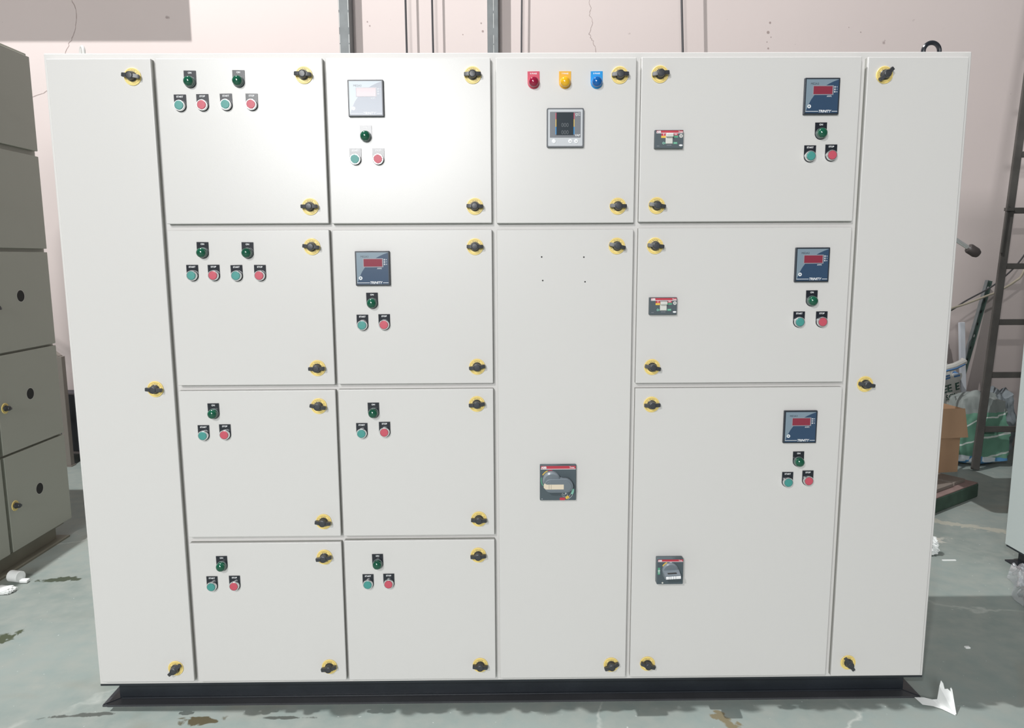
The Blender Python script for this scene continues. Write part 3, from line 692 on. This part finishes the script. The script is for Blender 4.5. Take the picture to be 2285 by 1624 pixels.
# ------------------------------------------------------------------ on the back wall: posts and hanging cables
def post(label, x0, x1, e, lines):
    b = MB(); b.box(x0, x1, WY - e, WY - .0005, 0, 4.55, 'post', bev=.004)
    for lx in lines:
        rr = random.Random(3); z = 2.3
        while z < 3.4:
            l = rr.uniform(.05, .2); b.box(x0 + lx - .0012, x0 + lx + .0012, WY - e - .0012, WY - e + .001, z, z + l, 'scuff'); z += l + rr.uniform(.005, .05)
    return thing('steel_post', label, 'post', (0, 0, 0), b.mesh('steel_post'))
post('dark grey steel post on the wall with pale scuffed edges', -1.060, -.992, .125, (.004, .062))
post('dark grey mottled steel post on the wall, above the cabinet middle', -.118, -.047, .103, (.040,))
def cable_down(label, x, y, lean, r):
    y = WY - (WY - y) * .92
    b = MB(); b.tube([(x + lean * (z - 2.6) + .004 * math.sin(z * 1.7), y, z) for z in (0.004, .6, 1.2, 1.8, 2.2, 2.5, 2.8, 3.1, 3.5, 4.0, 4.5)], r, 'wire', 8)
    return thing('hanging_cable', label, 'cable', (0, 0, 0), b.mesh('hanging_cable'))
cable_down('thin dark cable down the wall, first beyond the scuffed post', -.631, 2.885, -.004, .0066)
cable_down('thin dark cable down the wall, next before the mottled post', -.463, 2.893, -.004, .0064)
cable_down('thin dark cable hanging just past the mottled post', .104, 2.937, .010, .0055)
cable_down('thick dark cable hanging alone near the cracked stained wall patch', 1.130, 2.82, -.052, .0072)

# ------------------------------------------------------------------ behind the left gap: stand and crate
st = thing('metal_stand', 'grey square-tube stand in the gap behind the cabinets', 'stand', (-2.895, 2.68, 0))
b = MB(); b.box(-.021, .021, -.021, .021, .008, .73, 'standpaint', bev=.003); b.box(-.027, .027, -.027, .027, 0, .008, 'standpaint'); put('leg', b.mesh('leg'), st)
b = MB(); b.box(-.621, -.579, -.021, .021, 0, .73, 'standpaint', bev=.003); put('leg', b.mesh('leg'), st)
b = MB(); b.beam((-.004, 0, .715), (-.45, .05, 1.04), .042, .042, 'standpaint', up=(0, 1, 0), bev=.003); put('top_rail', b.mesh('top_rail'), st)
b = MB(); b.beam((-.02, 0, .265), (-.58, 0, .30), .036, .036, 'standpaint', bev=.003); put('cross_bar', b.mesh('cross_bar'), st)
cr = thing('storage_crate', 'dark crate on skids standing behind the grey stand', 'crate', (-2.90, 2.87, 0))
b = MB(); b.box(-.25, .17, -.09, .10, .07, .46, 'darkbox', bev=.01); put('body', b.mesh('body'), cr)
for x in (-.2, .12):
    b = MB(); b.box(x - .04, x + .04, -.10, .10, 0, .07, 'darkbox', bev=.004); put('skid', b.mesh('skid'), cr)

# ------------------------------------------------------------------ right gap: ladder, lengths of metal, sacks, carton
def lp(x, z): return Vector((x + .128 * z, 2.41 + .12 * z, z))
ld = thing('ladder', 'dark weathered steel ladder leaning on the pink wall', 'ladder', (2.946, 2.41, 0))
org = Vector((2.946, 2.41, 0))
for x in (2.946, 3.36):
    b = MB(); b.beam(lp(x, 0.006) - org, lp(x, 4.42) - org, .046, .024, 'ladder', up=(0, 1, 0), bev=.003); put('stile', b.mesh('stile'), ld)
for z in (.26, .60, .93, 1.278, 1.623, 1.97, 2.31, 2.66, 3.0, 3.35, 3.69, 4.04):
    b = MB(); b.beam(lp(2.966, z) - org, lp(3.34, z) - org, .024, .036, 'ladder', bev=.003); put('rung', b.mesh('rung'), ld)
b = MB(); o_ = Vector((0, -.02, 0))
b.beam(lp(2.905, 1.63) - org + o_, lp(2.95, 1.63) - org + o_, .03, .02, 'ladder'); b.beam(lp(2.912, 1.36) - org + o_, lp(2.916, 1.66) - org + o_, .010, .012, 'ladder', up=(0, 1, 0)); put('hinge_bracket', b.mesh('hinge_bracket'), ld)

an = thing('slotted_angle', 'green-grey slotted steel angle leaning behind the ladder', 'angle iron', (3.03, 2.913, 0))
p0, p1 = Vector((0, 0, .005)), Vector((.265, .042, 1.175))
ax = (p1 - p0).normalized()
b = MB(); b.beam(p0, p1, .040, .004, 'angle', up=(0, 1, 0)); s = ax.cross(Vector((0, 1, 0))).normalized()
b.beam(p0 + s * .020, p1 + s * .020, .004, .030, 'post', up=(0, 1, 0))
nrm = s.cross(ax).normalized()
if nrm.y > 0: nrm = -nrm
for k in range(14):
    c = p0 + (p1 - p0) * ((k + .7) / 14.3) + nrm * .0026
    b.poly([c + ax * (.011 * math.cos(a)) + s * (.005 * math.sin(a)) for a in [2 * math.pi * q / 10 for q in range(10)]], 'scuff' if k % 4 == 1 else 'hole')
an.data = None
put('angle_bar', b.mesh('angle_bar', fix=False), an)

b = MB(); b.beam((0, 0, 0.004), (-.072, .03, .90), .036, .022, 'alu', up=(0, 1, 0), bev=.002)
thing('trunking_length', 'pale trunking length standing upright behind the printed sack', 'trunking', (3.138, 2.83, 0), b.mesh('trunking_length'))

def blob(sx, sy, sz, m, seed, amp=.12, sq=.55, freq=5, pinch=0.0, lean_=(0, 0)):
    b = MB(); bmesh.ops.create_cube(b.bm, size=2.0)
    bmesh.ops.subdivide_edges(b.bm, edges=b.bm.edges[:], cuts=26, use_grid_fill=True)
    off = Vector((seed * 3.1, seed * 1.7, seed))
    for v in b.bm.verts:
        c = v.co.copy(); n = c.normalized(); p = n.lerp(c / max(abs(c.x), abs(c.y), abs(c.z)), sq)
        u = (p.z + 1) / 2
        k = 1 + amp * (noise.noise(p * freq * .45 + off) + .5 * noise.noise(p * freq + off) + .25 * noise.noise(p * freq * 2.3 + off))
        f = (1 - pinch * max(0, u - .35) ** 1.2)
        z = u * sz * (1 + .10 * noise.noise(Vector((p.x * 2, p.y * 2, seed))) * u)
        v.co = Vector((p.x * sx * k * f + lean_[0] * u * u, p.y * sy * k * f + lean_[1] * u * u, max(0.001, z)))
    b._mark(b.bm.faces, m); return b
def wrap_text(b, s, size, x, z, m, shear=0, rot=0, bold=.02):
    bvh = BVHTree.FromBMesh(b.bm); vs, ps = text_data(s, bold, shear); nv = []
    for v in vs:
        c, sn = math.cos(rot), math.sin(rot); px, pz = x + size * (v.x * c - v.y * sn), z + size * (v.x * sn + v.y * c)
        hit = bvh.ray_cast(Vector((px, -3, pz)), Vector((0, 1, 0)))[0]; nv.append(b.bm.verts.new(((px, (hit.y if hit else 0) - .004, pz))))
    fs = [b.bm.faces.new([nv[i] for i in p]) for p in ps]; b._mark(fs, m)
g = blob(.185, .105, .46, 'sackgreen', 2, amp=.16, pinch=.30, lean_=(.02, .05))
thing('woven_sack', 'green and white striped woven sack with blue lower band, behind the ladder foot', 'sack', (3.04, 2.575, 0), g.mesh('woven_sack', fix=False))
w = blob(.14, .095, .62, 'sackwhite', 5, amp=.16, pinch=.10, lean_=(.0, .02))
wrap_text(w, 'EE E', .068, .045, .475, 'sackink', shear=.1, rot=.24); wrap_text(w, 'SGI', .048, .045, .415, 'sackink', rot=.3)
wrap_text(w, '= = =', .075, .02, .545, 'sackblue', rot=.25, bold=.03)
ws = thing('woven_sack', 'off-white printed sack with rolled top, standing above the cardboard carton', 'sack', (2.905, 2.805, 0))
put('bag', w.mesh('bag', fix=False), ws)
b = MB(); b.tube([(-.14, -.06, .575), (-.06, -.108, .60), (.03, -.116, .625), (.11, -.085, .65), (.14, -.02, .655)], [.022, .024, .024, .022, .014], 'sackwhite', 10)
b.tube([(-.14, -.083, .567), (-.06, -.131, .59), (.03, -.139, .615), (.105, -.105, .638)], .006, 'sackblue', 6)
put('rolled_rim', b.mesh('rolled_rim'), ws)
gs = blob(.115, .10, .45, 'sackgrey', 9, amp=.18, pinch=.35)
thing('woven_sack', 'dark grey-blue sack slumped against the wall behind the striped sack', 'sack', (3.32, 2.83, 0), gs.mesh('woven_sack', fix=False))
pb = blob(.045, .03, .87, 'greybag', 14, amp=.35, freq=9, pinch=.35)
thing('polythene_bundle', 'grey crumpled polythene bundle beside the pale trunking', 'plastic', (2.955, 2.95, 0), pb.mesh('polythene_bundle', fix=False))

pl = thing('low_plinth', 'low worn slab with green painted side under the carton', 'slab', (2.64, 1.90, 0), rot=(0, 0, R(34)))
b = MB(); b.box(-.62, 0, 0, .34, .001, .078, 'mossgreen', bev=.006); b.box(-.615, -.004, .004, .336, .0775, .084, 'stonepink', bev=.002); put('slab', b.mesh('slab'), pl)
b = MB(); b.box(-.60, -.20, .045, .17, .0845, .103, 'plank', bev=.002); put('plank', b.mesh('plank'), pl)
b = MB(); b.box(-.18, -.055, .05, .24, .0845, .103, 'plank', bev=.002); put('plank', b.mesh('plank'), pl)

ct = thing('cardboard_carton', 'open brown cardboard carton with hanging flaps, standing on the low slab', 'box', (2.435, 2.02, .1035), rot=(0, 0, R(8)))
b = MB()
for x0, x1, y0, y1 in ((-.17, .17, 0, .004), (-.17, .17, .236, .24), (-.17, -.166, .004, .236), (.166, .17, .004, .236)): b.box(x0, x1, y0, y1, 0, .375, 'card')
b.box(-.166, .166, .004, .236, 0, .004, 'card'); put('carton_body', b.mesh('carton_body', False), ct)
b = MB(); b.poly([(-.172, -.002, .375), (.185, -.002, .375), (.183, -.045, .215), (-.172, -.045, .215)], 'card'); put('flap', b.mesh('flap', False), ct)
b = MB(); b.poly([(.172, 0, .375), (.172, .24, .375), (.225, .22, .22), (.225, .01, .20)], 'card'); put('flap', b.mesh('flap', False), ct)

dm = thing('drilling_machine', 'bench drilling machine with grey feed lever and dark knob', 'machine', (1.72, 1.5, 0))
b = MB(); b.box(-.18, .18, -.2, .25, 0, .05, 'machine', bev=.01); put('base', b.mesh('base'), dm)
b = MB(); b.box(-.05, .05, .08, .18, .05, 1.3, 'machine', bev=.02); put('column', b.mesh('column'), dm)
b = MB(); b.box(-.1, .12, -.18, .2, 1.3, 1.74, 'machine', bev=.03); put('drill_head', b.mesh('drill_head'), dm)
b = MB(); b.tube([(.10, -.02, 1.618), (.495, -.02, 1.378)], .0105, 'chrome', 12); lv = put('feed_lever', b.mesh('feed_lever'), dm, label='grey steel feed lever')
b = MB(); d_ = (Vector((.495, 0, 1.378)) - Vector((.10, 0, 1.618))).normalized(); q0 = Vector((.485, -.02, 1.384))
b.tube([q0, q0 + d_ * .004, q0 + d_ * .010, q0 + d_ * .048, q0 + d_ * .062, q0 + d_ * .066], [.014, .021, .024, .024, .018, .006], 'rubber', 16); put('lever_knob', b.mesh('lever_knob'), lv, label='dark rounded knob')

def wire(label, pts, r, m):
    P = [Vector(p) for p in pts]; out = []
    for i in range(len(P) - 1):
        a, b_, c, d = P[max(i - 1, 0)], P[i], P[i + 1], P[min(i + 2, len(P) - 1)]
        for k in range(8):
            t = k / 8; out.append(.5 * ((2 * b_) + (-a + c) * t + (2 * a - 5 * b_ + 4 * c - d) * t * t + (-a + 3 * b_ - 3 * c + d) * t ** 3))
    out.append(P[-1]); b = MB(); b.tube(out, r, m, 8); return thing('loose_cable', label, 'cable', (0, 0, 0), b.mesh('loose_cable'))
wire('tan cable sagging behind the ladder, lower of the two', [(1.79, 1.70, 1.16), (2.05, 2.02, .99), (2.45, 2.36, .97), (2.735, 2.50, 1.009), (2.82, 2.55, 1.022), (2.927, 2.60, 1.043), (3.071, 2.65, 1.083), (3.172, 2.68, 1.115), (3.302, 2.72, 1.174), (3.381, 2.75, 1.245), (3.60, 2.99, 1.5)], .0072, 'tan')
wire('thin dark cable rising behind the ladder, upper of the two', [(1.71, 1.70, 1.12), (2.02, 2.06, .96), (2.46, 2.40, .95), (2.745, 2.525, .992), (2.832, 2.58, 1.010), (2.942, 2.635, 1.058), (3.117, 2.70, 1.128), (3.222, 2.75, 1.178), (3.358, 2.82, 1.26), (3.48, 2.90, 1.35), (3.60, 2.995, 1.46)], .0052, 'wire')

# ------------------------------------------------------------------ litter on the floor
b = MB()
b.poly([(0, 0, .012), (.022, -.052, .006), (.10, -.062, .004), (.155, -.085, .003), (.135, -.02, .012), (.075, -.005, .014)], 'paper')
b.poly([(.135, -.02, .012), (.155, -.085, .003), (.215, -.135, .002), (.212, -.118, .010), (.160, -.035, .022)], 'paper')
b.poly([(.158, -.035, .010), (.212, -.128, .003), (.222, -.128, .003), (.24, -.06, .075), (.225, -.05, .082), (.205, -.045, .078), (.200, -.035, .10), (.185, -.03, .112), (.175, -.03, .085)], 'paper')
b.poly([(.222, -.128, .003), (.228, -.128, .004), (.250, -.062, .085), (.246, -.055, .092), (.236, -.058, .088), (.24, -.06, .075)], 'paper')
for v in b.bm.verts: v.co.x *= .36; v.co.y *= .62; v.co.z *= .66
thing('torn_paper', 'folded torn white paper beside the black base corner', 'paper', (1.226, -.006, 0), b.mesh('torn_paper', False, fix=False))
b = MB()
b.tube([(-.02, 0, .024), (.028, -.012, .024)], .024, 'paper', 16); b.box(.028, .062, -.028, -.004, .002, .016, 'paper', bev=.004)
thing('plastic_cup', 'small crushed white cup lying by the grey-green cabinet base', 'cup', (-2.095, .905, 0), b.mesh('plastic_cup'))
g = blob(.05, .025, .024, 'paper', 21, amp=.2); thing('foam_scrap', 'white foam scrap on the floor at the left edge', 'scrap', (-2.085, .795, 0), g.mesh('foam_scrap'))
g = blob(.05, .04, .085, 'paper', 31, amp=.4, freq=8, pinch=.5); thing('crumpled_paper', 'crumpled white paper peeping out behind the big cabinet', 'paper', (1.895, 1.115, 0), g.mesh('crumpled_paper'))
b = MB(); b.box(-.03, .03, -.004, .004, 0, .003, 'paper'); thing('paper_strip', 'thin white paper strip lying beyond the crumpled paper', 'paper', (1.955, 1.03, 0), b.mesh('paper_strip', False))
b = MB(); b.box(-.008, .008, -.006, .006, 0, .005, 'paper', bev=.001); thing('paper_scrap', 'tiny white paper scrap in the dark floor shadow', 'paper', (1.575, .29, 0), b.mesh('paper_scrap', False))

# clear polythene heaped against the right cabinet
b = MB(); nx, ny = 46, 46; grid = []
for j in range(ny + 1):
    row = []
    for i in range(nx + 1):
        u, v = i / nx, j / ny
        y = .84 - .62 * v; left = 2.085 - .29 * v + .015 * math.sin(v * 17)
        x = left + u * (2.188 - left); p = Vector((x * 9, y * 9, 4.2))
        h = (1 - math.exp(-u * 9)) * (.03 + .05 * v + .05 * abs(noise.noise(p)) * 2 + .03 * abs(noise.noise(p * 2.7)) + .015 * noise.noise(p * 6))
        row.append(b.bm.verts.new((x - 2.0, y - .6, max(.003, h))))
    grid.append(row)
b._mark([b.bm.faces.new((grid[j][i], grid[j][i + 1], grid[j + 1][i + 1], grid[j + 1][i])) for j in range(ny) for i in range(nx)], 'clear')
thing('polythene_sheet', 'clear crumpled polythene sheet heaped by the pale cabinet base', 'plastic', (2.0, .6, 0), b.mesh('polythene_sheet', fix=False))

# ------------------------------------------------------------------ light
def point(name, loc, power, rad, col=(1, 1, 1)):
    l = bpy.data.lights.new(name, 'POINT'); l.energy = power; l.shadow_soft_size = rad; l.color = col
    o = bpy.data.objects.new(name, l); C.objects.link(o); o.location = loc; return o
point('hall_lamp', (-2.40, .005, 7.0), 1600, .03, (1, .995, .99))
point('work_lamp', (-2.0, -5.0, 3.85), 500, .09, (1, 1, .98))
al = bpy.data.lights.new('lamp_row', 'AREA'); al.shape = 'RECTANGLE'; al.size = 2.6; al.size_y = 1.1; al.energy = 385
ao = bpy.data.objects.new('lamp_row', al); C.objects.link(ao); ao.location = (-1.75, -8.5, 3.2)
ao.rotation_euler = (Vector((0, 0, 1.2)) - ao.location).to_track_quat('-Z', 'Y').to_euler()
w = bpy.data.worlds.new('hall'); bpy.context.scene.world = w; w.use_nodes = True
bg = w.node_tree.nodes['Background']; bg.inputs[0].default_value = (.97, .98, 1, 1); bg.inputs[1].default_value = .17

# ------------------------------------------------------------------ camera
cam = bpy.data.cameras.new('camera'); co = bpy.data.objects.new('camera', cam); C.objects.link(co)
cam.sensor_fit = 'HORIZONTAL'; cam.sensor_width = 36; cam.lens = 1650 / 2285 * 36; cam.clip_start = .05
rx, ry, rz = R(8.16174415), R(-0.58856711), R(-0.28027666)
B_ = Matrix(((1, 0, 0), (0, 0, -1), (0, 1, 0)))
Rx = Matrix(((1, 0, 0), (0, math.cos(rx), -math.sin(rx)), (0, math.sin(rx), math.cos(rx))))
Ry = Matrix(((math.cos(ry), 0, math.sin(ry)), (0, 1, 0), (-math.sin(ry), 0, math.cos(ry))))
Rz = Matrix(((math.cos(rz), -math.sin(rz), 0), (math.sin(rz), math.cos(rz), 0), (0, 0, 1)))
W2C = Rz @ Rx @ Ry @ B_
r = [Vector(W2C[i]) for i in range(3)]
mw = Matrix((r[0], -r[1], -r[2])).transposed().to_4x4(); mw.translation = (-0.02183457, -2.08859029, 1.2697643 + Z0)
co.matrix_world = mw
sc = bpy.context.scene; sc.camera = co
sc.view_settings.view_transform = 'Standard'; sc.view_settings.look = 'None'; sc.view_settings.exposure = 0; sc.view_settings.gamma = 1
